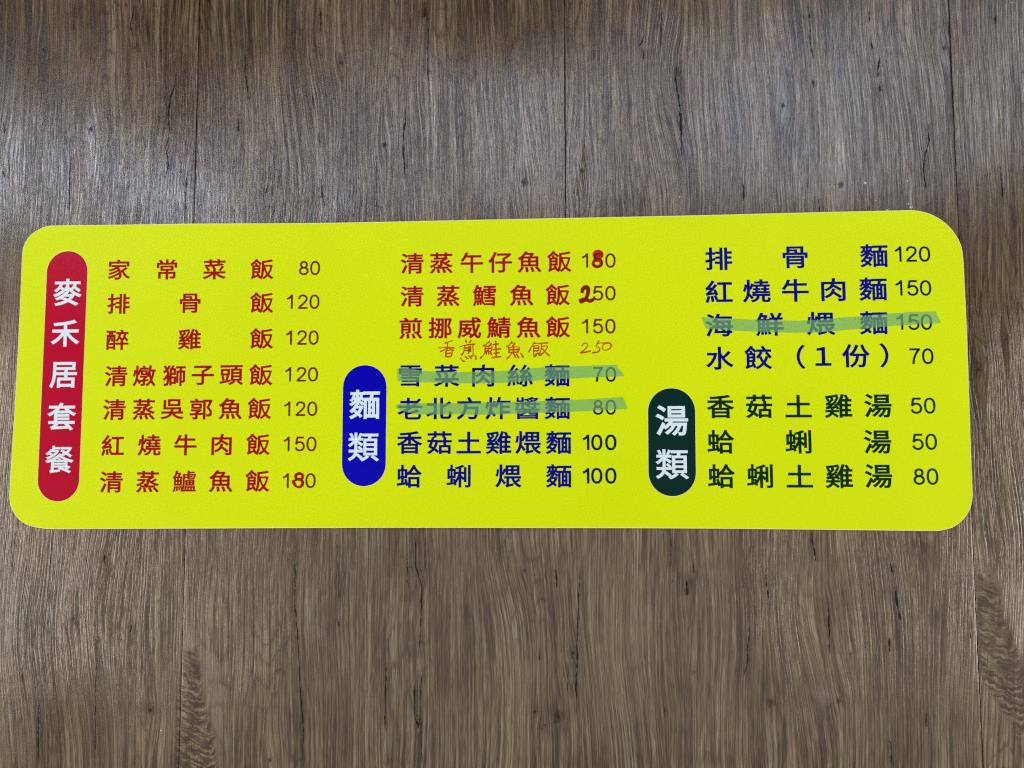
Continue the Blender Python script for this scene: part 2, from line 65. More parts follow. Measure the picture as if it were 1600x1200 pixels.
STAINS = [(-0.0937, -0.4618, 0.0146, 0.0624, 0.8, 0), (-0.0911, -0.5665, 0.0114, 0.0624, 0.9, 0), (-0.0944, -0.346, 0.0104, 0.0624, 0.4, 0), (0.1185, -0.3925, 0.0083, 0.0624, 0.7, 0), (0.3197, 0.4587, 0.0104, 0.0624, 0.9, 0), (0.3248, 0.3541, 0.0062, 0.0416, 0.8, 0), (-0.0443, -0.4708, 0.0364, 0.0312, 0.5, 1), (-0.5145, -0.5232, 0.052, 0.0094, 0.7, 1), (0.5201, -0.5473, 0.0229, 0.0624, 0.7, 0), (-0.6937, -0.4198, 0.0312, 0.0312, 0.5, 0), (-0.6743, -0.3849, 0.0468, 0.0146, 0.5, 1), (0.5402, -0.5008, 0.0624, 0.0104, 0.45, 1), (-0.7151, 0.4644, 0.0187, 0.0624, 0.6, 0), (0.5011, 0.3553, 0.0166, 0.0364, 0.7, 0), (0.3311, -0.5875, 0.0624, 0.0083, 0.5, 1), (-0.7219, 0.4975, 0.0312, 0.052, 0.4, 1), (-0.4707, 0.469, 0.0416, 0.0624, 0.5, 1), (0.6795, -0.2744, 0.0312, 0.0146, 0.5, 1), (-0.1046, -0.3071, 0.0208, 0.052, 0.4, 0), (-0.6536, -0.1182, 0.0208, 0.0832, 0.3, 1), (0.0541, -0.345, 0.0208, 0.0624, 0.35, 1), (-0.1487, -0.4143, 0.0125, 0.0936, 0.45, 1), (0.4085, -0.3138, 0.0104, 0.1664, 0.4, 1), (-0.6036, -0.3298, 0.0624, 0.0624, 0.3, 1), (-0.2437, -0.4153, 0.0146, 0.1248, 0.35, 0), (0.6519, -0.4992, 0.0125, 0.1248, 0.3, 1), (0.0562, 0.4128, 0.0208, 0.0624, 0.5, 0), (-0.2904, 0.5509, 0.052, 0.0416, 0.4, 1), (-0.6713, 0.6065, 0.0624, 0.0312, 0.4, 1), (0.0046, 0.5852, 0.0728, 0.0208, 0.4, 1), (-0.7217, -0.3754, 0.0073, 0.0624, 0.7, 0), (-0.6787, -0.4048, 0.0083, 0.052, 0.6, 0), (-0.6964, -0.4297, 0.0125, 0.0728, 0.5, 0), (-0.7063, -0.3205, 0.0166, 0.0416, 0.35, 0), (0.5069, -0.5198, 0.0083, 0.0624, 0.6, 0), (0.4964, -0.4641, 0.0083, 0.052, 0.5, 0), (0.5344, -0.5379, 0.0094, 0.0624, 0.55, 0), (0.477, -0.4175, 0.0083, 0.0728, 0.45, 0), (0.6744, -0.2839, 0.0073, 0.0416, 0.5, 0), (0.6301, -0.3409, 0.0083, 0.052, 0.5, 0), (0.0984, -0.3205, 0.0094, 0.0728, 0.55, 0), (0.133, -0.2768, 0.0073, 0.0364, 0.5, 0), (-0.104, -0.3946, 0.0073, 0.0624, 0.6, 0), (0.2615, -0.2955, 0.0083, 0.0624, 0.5, 0), (0.2771, -0.4101, 0.0073, 0.0832, 0.4, 0), (0.325, -0.3143, 0.0073, 0.0624, 0.6, 0), (0.769, -0.2551, 0.0062, 0.0416, 0.6, 0), (0.7795, -0.3304, 0.0083, 0.0624, 0.5, 0), (-0.2902, -0.3474, 0.0062, 0.0832, 0.5, 0), (-0.5474, -0.4575, 0.0104, 0.0832, 0.35, 1), (-0.2149, -0.3175, 0.0083, 0.0624, 0.4, 0), (0.1894, -0.4868, 0.0094, 0.0728, 0.35, 1), (-0.0101, -0.3163, 0.0104, 0.0832, 0.3, 1)]
FEATHERS = [[(-0.4402, -0.4343), (-0.4624, -0.4394), (-0.4649, -0.4724), (-0.4691, -0.5052), (-0.4692, -0.5378), (-0.4684, -0.611), (-0.4026, -0.6272), (-0.4053, -0.5886), (-0.4094, -0.5628), (-0.4203, -0.5371), (-0.428, -0.5046), (-0.4323, -0.472)], [(0.7772, -0.3031), (0.7502, -0.3096), (0.75, -0.3634), (0.7518, -0.4137), (0.752, -0.4575), (0.7598, -0.4761), (0.8057, -0.5496), (0.8201, -0.5063), (0.8111, -0.4381), (0.8031, -0.4132), (0.7895, -0.3725), (0.7852, -0.3316)]]
PALES = [[(-0.4421, -0.426), (-0.4211, -0.439), (-0.4001, -0.4552), (-0.3961, -0.6175), (-0.4029, -0.6176), (-0.4077, -0.5628), (-0.4207, -0.5208), (-0.4285, -0.485), (-0.4364, -0.4457)], [(0.7616, -0.3), (0.7861, -0.3125), (0.8346, -0.3407), (0.8349, -0.4565), (0.8117, -0.4256), (0.804, -0.3944), (0.7899, -0.3631), (0.7822, -0.3284)]]
SPECKS = [(0.6098, 0.293, 0.0019), (0.6417, 0.2487, 0.0022), (0.6745, 0.2583, 0.0014), (0.6777, 0.2531, 0.0016), (0.6804, 0.2534, 0.0011), (0.6253, 0.265, 0.001), (0.6742, 0.2948, 0.0013), (-0.4951, -0.5577, 0.0013), (0.3214, 0.2761, 0.0012), (0.8465, 0.5794, 0.001)]

# ---------------------------------------------------------------- node helper
class NT:
    def __init__(s, name):
        s.m = bpy.data.materials.new(name); s.m.use_nodes = True
        s.t = s.m.node_tree; s.t.nodes.clear()
        s.out = s.t.nodes.new('ShaderNodeOutputMaterial')
    def put(s, sock, v):
        if v is None: return
        if isinstance(v, bpy.types.NodeSocket): s.t.links.new(v, sock)
        elif isinstance(v, (tuple, list)) and len(v) == 3 and sock.type == 'RGBA': sock.default_value = (*v, 1)
        else: sock.default_value = v
    def n(s, typ, outs=0, props=None, **kw):
        nd = s.t.nodes.new('ShaderNode' + typ)
        for k, v in (props or {}).items(): setattr(nd, k, v)
        for k, v in kw.items():
            s.put(nd.inputs[int(k[1:]) if k[0] == 'i' and k[1:].isdigit() else k.replace('_', ' ')], v)
        return nd.outputs[outs]
    def m_(s, op, a, b=0.0, c=None, clamp=False):
        nd = s.t.nodes.new('ShaderNodeMath'); nd.operation = op; nd.use_clamp = clamp
        s.put(nd.inputs[0], a); s.put(nd.inputs[1], b)
        if c is not None: s.put(nd.inputs[2], c)
        return nd.outputs[0]
    def xyz(s, x, y, z=0.0):
        return s.n('CombineXYZ', i0=x, i1=y, i2=z)
    def noise(s, vec, scale=1.0, detail=2.0, rough=0.5, dist=0.0):
        return s.n('TexNoise', Vector=vec, Scale=scale, Detail=detail, Roughness=rough, Distortion=dist)
    def mix(s, f, a, b, blend='MIX'):
        nd = s.t.nodes.new('ShaderNodeMix'); nd.data_type = 'RGBA'; nd.blend_type = blend
        s.put(nd.inputs[0], f); s.put(nd.inputs[6], a); s.put(nd.inputs[7], b)
        return nd.outputs[2]
    def mixf(s, f, a, b):
        nd = s.t.nodes.new('ShaderNodeMix'); nd.data_type = 'FLOAT'
        s.put(nd.inputs[0], f); s.put(nd.inputs[2], a); s.put(nd.inputs[3], b)
        return nd.outputs[0]
    def smooth(s, v, a, b, lo=0.0, hi=1.0):
        return s.n('MapRange', props={'interpolation_type': 'SMOOTHSTEP'}, i0=v, i1=a, i2=b, i3=lo, i4=hi)
    def ramp(s, v, stops):
        nd = s.t.nodes.new('ShaderNodeValToRGB'); cr = nd.color_ramp
        while len(cr.elements) < len(stops): cr.elements.new(0.5)
        for e, (p, c) in zip(cr.elements, stops): e.position = p; e.color = (*c, 1)
        s.put(nd.inputs[0], v); return nd.outputs[0]
    def attr(s, name):
        a = s.t.nodes.new('ShaderNodeAttribute'); a.attribute_name = name
        sp = s.t.nodes.new('ShaderNodeSeparateXYZ'); s.t.links.new(a.outputs['Vector'], sp.inputs[0])
        return sp.outputs[0], sp.outputs[1], sp.outputs[2]
    def bsdf(s, color, rough, spec=0.5, normal=None, **kw):
        b = s.n('BsdfPrincipled', i0=color, Roughness=rough, **{'Specular_IOR_Level': spec})
        nd = b.node
        if normal is not None: s.t.links.new(normal, nd.inputs['Normal'])
        for k, v in kw.items(): s.put(nd.inputs[k.replace('_', ' ')], v)
        s.t.links.new(b, s.out.inputs[0])
        return b

# ---------------------------------------------------------------- materials
def wood_material():
    s = NT('weathered_oak_laminate')
    phi, cu, cd = s.attr('grain')
    cw, kmask_d, sg = s.attr('marks')
    sb, fe, pale = s.attr('patches')
    ku, kv, ks = s.attr('knot')
    geo = s.t.nodes.new('ShaderNodeNewGeometry')
    pos = s.t.nodes.new('ShaderNodeSeparateXYZ'); s.t.links.new(geo.outputs['Position'], pos.inputs[0])
    X, Z = pos.outputs[0], pos.outputs[2]
    M = s.m_
    # slow wander of the grain
    w1 = s.noise(s.xyz(M('MULTIPLY', phi, 3.2), M('MULTIPLY', Z, 1.5)), 1.0, 2.0)
    w2 = s.noise(s.xyz(M('MULTIPLY', phi, 16.0), M('MULTIPLY', Z, 5.5), 7.3), 1.0, 2.0)
    w3 = s.noise(s.xyz(M('MULTIPLY', phi, 60.0), M('MULTIPLY', Z, 22.0), 3.3), 1.0, 2.0)
    p = M('ADD', phi, M('MULTIPLY', M('SUBTRACT', w1, 0.5), 0.07))
    p = M('ADD', p, M('MULTIPLY', M('SUBTRACT', w2, 0.5), 0.0065))
    p = M('ADD', p, M('MULTIPLY', M('SUBTRACT', w3, 0.5), 0.0018))
    # feathered crotch figure: grain runs in nested chevrons there
    fz, _fu, _f2 = s.attr('feather')
    fw = s.noise(s.xyz(M('MULTIPLY', X, 90.0), M('MULTIPLY', Z, 60.0), 6.0), 1.0, 3.0, 0.6)
    fz = M('ADD', fz, M('MULTIPLY', M('SUBTRACT', fw, .5), .020))
    ffine = s.noise(s.xyz(M('MULTIPLY', fz, 210.0), M('MULTIPLY', X, 40.0)), 1.0, 3.0, 0.65)
    # ridges about 3 mm apart, broken along their length
    f1 = s.noise(s.xyz(M('MULTIPLY', p, 430.0), M('MULTIPLY', Z, 5.0)), 1.0, 2.0, 0.55)
    f2 = s.noise(s.xyz(M('MULTIPLY', p, 950.0), M('MULTIPLY', Z, 36.0), 2.0), 1.0, 2.0, 0.6)
    f3 = s.noise(s.xyz(M('MULTIPLY', X, 900.0), M('MULTIPLY', Z, 500.0), 5.0), 1.0, 1.0, 0.5)
    f1 = s.smooth(f1, 0.30, 0.70); f2 = s.smooth(f2, 0.30, 0.70)
    fine = M('ADD', M('MULTIPLY', f1, 0.62), M('MULTIPLY', f2, 0.38))
    fine = s.mixf(M('MULTIPLY', fe, 0.85), fine, s.smooth(ffine, .3, .7))
    med = s.noise(s.xyz(M('MULTIPLY', p, 90.0), M('MULTIPLY', Z, 2.6), 4.0), 1.0, 4.0, 0.6)
    broad = s.noise(s.xyz(M('MULTIPLY', p, 13.0), M('MULTIPLY', Z, 1.6), 8.0), 1.0, 3.0, 0.55)
    cloud = s.noise(s.xyz(M('MULTIPLY', X, 9.0), M('MULTIPLY', Z, 5.0), 1.7), 1.0, 4.0, 0.6)
    # tone
    t = M('ADD', 0.5, M('MULTIPLY', M('SUBTRACT', fine, 0.5), 0.98))
    t = M('ADD', t, M('MULTIPLY', M('SUBTRACT', med, 0.5), 0.90))
    t = M('ADD', t, M('MULTIPLY', M('SUBTRACT', broad, 0.5), 0.45))
    t = M('ADD', t, M('MULTIPLY', M('SUBTRACT', cloud, 0.5), 0.40))
    t = M('ADD', t, M('MULTIPLY', M('SUBTRACT', f3, 0.5), 0.22))
    col = s.ramp(t, [(0.0, (0.012, 0.008, 0.005)), (0.28, (0.049, 0.031, 0.015)), (0.5, (0.110, 0.072, 0.035)),
                     (0.72, (0.168, 0.121, 0.068)), (1.0, (0.28, 0.225, 0.155))])
    # growth rings: contour lines of a slow field, long ovals and arches
    gf = s.noise(s.xyz(M('MULTIPLY', p, 11.0), M('MULTIPLY', Z, 1.7), 15.0), 1.0, 2.0, 0.45)
    gl = M('ABSOLUTE', M('SUBTRACT', M('FRACT', M('ADD', M('MULTIPLY', gf, 26.0), M('MULTIPLY', M('SUBTRACT', f1, .5), .25))), 0.5))
    gm = s.smooth(s.noise(s.xyz(M('MULTIPLY', X, 6.0), M('MULTIPLY', Z, 2.6), 19.0), 1.0, 2.0, 0.5), 0.42, 0.60)
    gmask = M('MULTIPLY', s.smooth(gl, 0.36, 0.5), M('ADD', 0.24, M('MULTIPLY', gm, 0.76)))
    col = s.mix(gmask, col, (0.46, 0.40, 0.35), 'MULTIPLY')
    col = s.mix(M('MULTIPLY', s.smooth(gl, 0.20, 0.02), M('MULTIPLY', gm, 0.35)), col, (1.30, 1.28, 1.24), 'MULTIPLY')
    # reddish and greyish bands
    hue = s.noise(s.xyz(M('MULTIPLY', p, 22.0), M('MULTIPLY', Z, 2.0), 11.0), 1.0, 3.0, 0.6)
    col = s.mix(s.smooth(hue, 0.50, 0.68, 0.0, 0.55), col, (0.74, 0.56, 0.44), 'MULTIPLY')
    col = s.mix(s.smooth(hue, 0.48, 0.32, 0.0, 0.5), col, (0.88, 0.90, 0.86), 'MULTIPLY')
    # printed streaks of stain
    brk = s.smooth(M('ADD', M('MULTIPLY', med, .6), M('MULTIPLY', f2, .4)), 0.30, 0.66)
    col = s.mix(M('MULTIPLY', sg, M('SUBTRACT', 1.0, M('MULTIPLY', brk, .75))), col, (0.24, 0.26, 0.28), 'MULTIPLY')
    col = s.mix(M('MULTIPLY', sb, M('SUBTRACT', 1.0, M('MULTIPLY', brk, .6))), col, (0.52, 0.36, 0.27), 'MULTIPLY')
    col = s.mix(M('MULTIPLY', fe, s.smooth(ffine, 0.35, 0.62, 0.85, 0.15)), col, (0.36, 0.31, 0.29), 'MULTIPLY')
    col = s.mix(M('MULTIPLY', pale, 0.35), col, (0.25, 0.205, 0.15))
    # random small dark ticks in the print
    tick = s.noise(s.xyz(M('MULTIPLY', p, 120.0), M('MULTIPLY', Z, 9.0), 21.0), 1.0, 1.0, 0.5)
    tick = s.smooth(tick, 0.735, 0.79)
    col = s.mix(M('MULTIPLY', tick, 0.75), col, (0.22, 0.18, 0.15), 'MULTIPLY')
    # knots: ringed dark eyes (pale ones have negative strength)
    kn = s.noise(s.xyz(ku, kv, 3.0), 1.1, 3.0, 0.6)
    kd = M('SQRT', M('ADD', M('MULTIPLY', ku, ku), M('MULTIPLY', M('MULTIPLY', kv, kv), 0.55)))
    kn2 = s.noise(s.xyz(M('MULTIPLY', X, 420.0), M('MULTIPLY', Z, 260.0), 5.5), 1.0, 3.0, 0.7)
    kd = M('ADD', kd, M('ADD', M('MULTIPLY', M('SUBTRACT', kn, 0.5), 1.8), M('MULTIPLY', M('SUBTRACT', kn2, 0.5), 1.3)))
    near = s.smooth(kmask_d, 5.5, 5.0)
    kcore = M('MULTIPLY', M('MULTIPLY', s.smooth(kd, 1.05, 0.15), near), M('MAXIMUM', ks, 0.0), clamp=True)
    khalo = M('MULTIPLY', M('MULTIPLY', s.smooth(kd, 3.0, 0.7), near), M('ABSOLUTE', ks), clamp=True)
    ring = M('MULTIPLY', M('SINE', M('MULTIPLY', kd, 11.0)), 0.5)
    kpale = M('MULTIPLY', M('MULTIPLY', s.smooth(kd, 1.1, 0.3), near), M('MAXIMUM', M('MULTIPLY', ks, -1.0), 0.0), clamp=True)
    col = s.mix(M('MULTIPLY', khalo, M('ADD', 0.45, M('MULTIPLY', ring, 0.45))), col, (0.42, 0.33, 0.28), 'MULTIPLY')
    col = s.mix(M('MULTIPLY', M('MULTIPLY', kpale, .55), s.smooth(M('ADD', M('MULTIPLY', cloud, .4), M('MULTIPLY', kn, .6)), .38, .58)), col, (0.20, 0.18, 0.155))
    col = s.mix(M('MULTIPLY', kcore, M('ADD', 0.74, M('MULTIPLY', ring, .5))), col, (0.022, 0.016, 0.012))
    # long cracks of the print
    cn = s.noise(s.xyz(M('MULTIPLY', Z, 55.0), M('MULTIPLY', X, 3.0), 2.0), 1.0, 3.0, 0.65)
    cn2 = s.noise(s.xyz(M('MULTIPLY', Z, 90.0), M('MULTIPLY', X, 5.0), 9.0), 1.0, 2.0, 0.6)
    cuu = M('ABSOLUTE', M('ADD', cu, M('MULTIPLY', M('SUBTRACT', cn, 0.5), 0.0045)))
    wv = M('MULTIPLY', cw, s.smooth(cn2, 0.28, 0.74, 0.30, 1.6))
    nearc = s.smooth(cd, 0.016, 0.013)
    crack = M('MULTIPLY', s.smooth(M('DIVIDE', cuu, M('MAXIMUM', M('MULTIPLY', wv, 1.35), 0.00005)), 1.35, 0.35), nearc)
    crack = M('MULTIPLY', crack, s.smooth(cw, 0.0, 0.00022))
    chalo = M('MULTIPLY', M('MULTIPLY', s.smooth(cuu, 0.014, 0.0002), nearc), s.smooth(cw, 0.0, 0.0006))
    col = s.mix(M('MULTIPLY', chalo, s.smooth(med, .3, .65, .75, .25)), col, (0.42, 0.40, 0.39), 'MULTIPLY')
    col = s.mix(M('MULTIPLY', crack, 0.92), col, (0.016, 0.013, 0.012))
    # relief: embossed pores follow the grain
    hgt = M('ADD', M('MULTIPLY', f1, 0.75), M('MULTIPLY', f2, 0.25))
    hgt = s.mixf(M('MULTIPLY', fe, .6), hgt, ffine)
    hgt = M('SUBTRACT', hgt, M('MULTIPLY', M('MAXIMUM', crack, kcore), 0.4))
    hgt = M('ADD', hgt, M('MULTIPLY', f3, 0.04))
    bump = s.n('Bump', Strength=0.6, Distance=0.00048, Height=hgt)
    rv = s.noise(s.xyz(M('MULTIPLY', X, 5.0), M('MULTIPLY', Z, 2.2), 31.0), 1.0, 3.0, 0.6)
    rough = M('ADD', s.smooth(rv, 0.35, 0.65, 0.15, 0.27), M('MULTIPLY', M('SUBTRACT', 0.5, fine), 0.26))
    spec = M('MULTIPLY', 0.75, M('SUBTRACT', 1.0, M('MULTIPLY', M('MAXIMUM', crack, kcore), 0.95)))
    s.bsdf(col, rough, spec, bump)
    return s.m

def yellow_material():
    s = NT('yellow_printed_vinyl')
    g = s.t.nodes.new('ShaderNodeNewGeometry'); P = g.outputs['Position']
    a = s.noise(P, 700.0, 2.0, 0.6); b = s.noise(P, 3.5, 3.0, 0.55); c = s.noise(P, 38.0, 3.0, 0.6)
    col = s.mix(s.smooth(b, 0.35, 0.65), (0.710, 0.870, 0.0006), (0.735, 0.890, 0.0008))
    col = s.mix(s.m_('MULTIPLY', a, 0.07), col, (0.60, 0.79, 0.0006))
    col = s.mix(s.smooth(c, 0.68, 0.80, 0.0, 0.22), col, (0.55, 0.57, 0.006))
    spot = s.smooth(s.noise(P, 160.0, 1.0, 0.5), 0.79, 0.83, 0.0, 0.45)
    col = s.mix(spot, col, (0.36, 0.38, 0.01))
    h = s.m_('ADD', s.m_('MULTIPLY', s.noise(P, 9.0, 3.0, 0.5), 1.0), s.m_('MULTIPLY', s.noise(P, 60.0, 2.0, .5), 0.03))
    bump = s.n('Bump', Strength=0.35, Distance=0.004, Height=h)
    s.bsdf(col, 0.42, 0.12, bump)
    return s.m

def print_material(name, c, rough=0.34, var=0.08, spec=0.08):
    s = NT(name)
    g = s.t.nodes.new('ShaderNodeNewGeometry'); P = g.outputs['Position']
    v = s.noise(P, 160.0, 3.0, 0.6)
    col = s.mix(s.m_('MULTIPLY', v, var), c, tuple(min(1, x * 1.9 + .01) for x in c))
    s.bsdf(col, rough, spec)
    return s.m

def ink_material(name, c, dark):
    s = NT(name)
    g = s.t.nodes.new('ShaderNodeNewGeometry'); P = g.outputs['Position']
    v = s.noise(P, 240.0, 3.0, 0.7)
    s.bsdf(s.mix(s.smooth(v, 0.35, 0.65), c, dark), 0.35, 0.12)
    return s.m

def tape_material():
    s = NT('green_masking_tape')
    g = s.t.nodes.new('ShaderNodeNewGeometry'); P = g.outputs['Position']
    sp = s.t.nodes.new('ShaderNodeSeparateXYZ'); s.t.links.new(P, sp.inputs[0])
    crepe = s.noise(s.xyz(s.m_('MULTIPLY', sp.outputs[0], 520.0), s.m_('MULTIPLY', sp.outputs[2], 160.0)), 1.0, 2.0, 0.6)
    v = s.noise(P, 45.0, 4.0, 0.6)
    wr = s.noise(s.xyz(s.m_('MULTIPLY', sp.outputs[0], 22.0), s.m_('MULTIPLY', sp.outputs[2], 110.0), 3.0), 1.0, 2.0, 0.5, 1.0)
    wr = s.smooth(s.m_('ABSOLUTE', s.m_('SUBTRACT', wr, 0.5)), 0.012, 0.0)
    wr = s.m_('MULTIPLY', wr, s.smooth(s.noise(P, 17.0, 1.0), 0.46, 0.58))
    col = s.mix(s.smooth(v, 0.3, 0.7), (0.20, 0.52, 0.25), (0.25, 0.57, 0.28))
    col = s.mix(s.m_('MULTIPLY', wr, 0.8), col, (0.36, 0.66, 0.42))
    h = s.m_('ADD', s.m_('MULTIPLY', crepe, 0.4), s.m_('MULTIPLY', wr, 0.8))
    bump = s.n('Bump', Strength=0.35, Distance=0.0006, Height=h)
    b = s.bsdf(col, 0.6, 0.35, bump)
    tr = s.n('BsdfTransparent', i0=(0.86, 0.95, 0.84))
    fac = s.smooth(v, 0.25, 0.75, 0.37, 0.46)
    mx = s.t.nodes.new('ShaderNodeMixShader')
    s.put(mx.inputs[0], fac); s.t.links.new(tr, mx.inputs[1]); s.t.links.new(b, mx.inputs[2])
    s.t.links.new(mx.outputs[0], s.out.inputs[0])
    return s.m

WOOD = wood_material()
YEL = yellow_material()
RIM = print_material('pale_yellow_cut_edge', (0.86, 0.88, 0.36), 0.5)
BACK = print_material('dark_backing', (0.03, 0.022, 0.016), 0.9, 0.1, 0.1)
TXT = {'red': print_material('maroon_lettering', (0.370, 0.0015, 0.012)),
       'blue': print_material('dark_blue_lettering', (0.0008, 0.0015, 0.225)),
       'green': print_material('dark_green_lettering', (0.001, 0.026, 0.011))}
NUM = {'red': print_material('brown_numerals', (0.165, 0.013, 0.003)),
       'blue': print_material('navy_numerals', (0.001, 0.012, 0.055)),
       'boldblue': print_material('navy_bold_numerals', (0.001, 0.010, 0.065)),
       'green': print_material('green_numerals', (0.002, 0.032, 0.013))}
BADGE = {'red': print_material('crimson_badge', (0.480, 0.002, 0.028), 0.30, 0.06),
         'blue': print_material('royal_blue_badge', (0.001, 0.001, 0.46), 0.30, 0.06),
         'green': print_material('dark_green_badge', (0.002, 0.026, 0.023), 0.30, 0.06)}
WHITE = print_material('white_lettering', (0.74, 0.90, 1.0), 0.30, 0.05)
PENM = ink_material('orange_pen_ink', (0.62, 0.070, 0.001), (0.44, 0.040, 0.001))
MARK = {'red': ink_material('red_marker_ink', (0.62, 0.022, 0.010), (0.44, 0.012, 0.008)),
        'darkred': ink_material('dark_red_marker_ink', (0.33, 0.014, 0.003), (0.17, 0.010, 0.003)),
        'midred': ink_material('deep_red_marker_ink', (0.45, 0.006, 0.003), (0.30, 0.005, 0.003))}
TAPE = tape_material()
SPECK = print_material('white_paint_speck', (0.62, 0.64, 0.60), 0.4)

# ---------------------------------------------------------------- object helpers
def mesh_obj(name, verts, faces, mats, parent=None, midx=None):
    me = bpy.data.meshes.new(name)
    me.from_pydata([tuple(map(float, p)) for p in verts], [], faces)
    for m in (mats if isinstance(mats, (list, tuple)) else [mats]): me.materials.append(m)
    if midx: me.polygons.foreach_set('material_index', midx)
    me.update()
    o = bpy.data.objects.new(name, me); COL.objects.link(o)
    o.parent = parent
    return o
def empty(name, loc, label=None, cat=None, group=None, kind=None):
    o = bpy.data.objects.new(name, None); COL.objects.link(o); o.location = loc
    o.empty_display_size = 0.1
    if label: o['label'] = label
    if cat: o['category'] = cat
    if group: o['group'] = group
    if kind: o['kind'] = kind
    return o

# ---------------------------------------------------------------- the wall: wide wood-look boards with printed cracks and knots
wall = empty('wall', (0, 0, ZC), kind='structure')
WY = 0.0068                    # the boards' front, 4 mm behind the face of the menu board
STEP_X, STEP_Z = 0.003, 0.005
CR = [(np.array(p), w) for p, w in CRACKS]
def resample(pts):
    p = pts[np.argsort(pts[:, 1])]
    return p
CRS = [(resample(p), w) for p, w in CR]

def in_poly(poly, x, z):
    inside = np.zeros(x.shape, bool); n = len(poly)
    for i in range(n):
        x0, z0 = poly[i]; x1, z1 = poly[(i + 1) % n]
        if z0 == z1: continue
        c = ((z0 > z) != (z1 > z)) & (x < (x1 - x0) * (z - z0) / (z1 - z0) + x0)
        inside ^= c
    return inside
def soft_poly(poly, x, z, r):
    acc = np.zeros(x.shape)
    k = 0
    for dx in (-r, 0, r):
        for dz in (-r * 1.5, 0, r * 1.5):
            acc += in_poly(poly, x + dx, z + dz); k += 1
    return acc / k

def fields(x, z, seed):
    phi = x.copy()
    for kx, kz, r, st in KNOTS:
        a = max(abs(st), .5)
        sx, sz = r * 3.4, r * 11.0
        g = np.exp(-((x - kx) / sx) ** 2 - ((z - kz) / sz) ** 2)
        phi = phi - (x - kx) * 0.80 * a * g
    # cathedral arches here and there
    for ax, az, w, h in ((-0.62, -0.50, .05, .30), (0.50, -0.45, .06, .34), (-0.28, 0.45, .05, .25), (0.30, 0.35, .06, .22), (0.05, -0.35, .05, .25), (1.0, .1, .06, .3), (-.9, .3, .06, .3)):
        g = np.exp(-((x - ax) / w) ** 2 - ((z - az) / h) ** 2)
        phi = phi + 0.020 * g * np.sin((z - az) * 9.0)
    phi = phi + seed
    cd = np.full(x.shape, 9.0); cu = np.full(x.shape, 9.0); cw = np.zeros(x.shape)
    for p, w in CRS:
        z0, z1 = p[0, 1], p[-1, 1]
        pad = 0.03
        sel = (z > z0 - pad) & (z < z1 + pad) & (x > p[:, 0].min() - .03) & (x < p[:, 0].max() + .03)
        if not sel.any(): continue
        zs, xs = z[sel], x[sel]
        zc = np.clip(zs, z0, z1)
        xc = np.interp(zc, p[:, 1], p[:, 0])
        d = np.hypot(xs - xc, zs - zc)
        t = np.clip((zs - z0) / max(z1 - z0, 1e-4), 0, 1)
        tap = np.clip(np.minimum(t, 1 - t) * 5.0, 0, 1) ** 0.7
        upd = d < cd[sel]
        for arr, val in ((cd, d), (cu, xs - xc), (cw, w * tap)):
            v = arr[sel]; v[upd] = val[upd]; arr[sel] = v
    kd = np.full(x.shape, 99.0); ku = np.full(x.shape, 99.0); kv = np.full(x.shape, 99.0); ks = np.zeros(x.shape)
    for kx, kz, r, st in KNOTS:
        r = max(r, .0026)
        u, v = (x - kx) / r, (z - kz) / r
        d = np.hypot(u, v); upd = d < kd
        kd[upd] = d[upd]; ku[upd] = u[upd]; kv[upd] = v[upd]; ks[upd] = st
    sg = np.zeros(x.shape); sb = np.zeros(x.shape)
    for sx_, sz_, rx, rz, am, tint in STAINS:
        g = min(am * 1.25, 1.0) * np.exp(-((x - sx_) / rx) ** 2 - ((z - sz_) / rz) ** 2)
        if tint: sb = np.maximum(sb, g)
        else: sg = np.maximum(sg, g)
    fe = np.zeros(x.shape); pa = np.zeros(x.shape)
    for p in FEATHERS: fe = np.maximum(fe, soft_poly(p, x, z, .003))
    for p in PALES: pa = np.maximum(pa, soft_poly(p, x, z, .003))
    fz = z.copy()
    for p in FEATHERS:
        p = np.array(p); zz = np.linspace(p[:, 1].min(), p[:, 1].max(), 40); right = []
        xx = np.linspace(p[:, 0].min() - .01, p[:, 0].max() + .01, 60)
        for q in zz:
            ins = xx[in_poly([tuple(t) for t in p], xx, np.full(xx.shape, q))]
            right.append(ins.mean() * .35 + ins.max() * .65 if len(ins) else np.nan)
        right = np.array(right); ok = ~np.isnan(right)
        xc = np.interp(z, zz[ok], right[ok])
        near = (x > p[:, 0].min() - .03) & (x < p[:, 0].max() + .03) & (z > zz[0] - .02) & (z < zz[-1] + .02)
        u = x - xc
        f = z - .75 * (np.sqrt(u * u + .004 ** 2) - .004) * np.where(u < 0, .6, 1.5)
        fz = np.where(near, f, fz)
    return {'feather': (fz, fz * 0, fz * 0), 'grain': (phi, cu, cd), 'marks': (cw, kd, sg), 'patches': (sb, fe, pa), 'knot': (ku, kv, ks)}

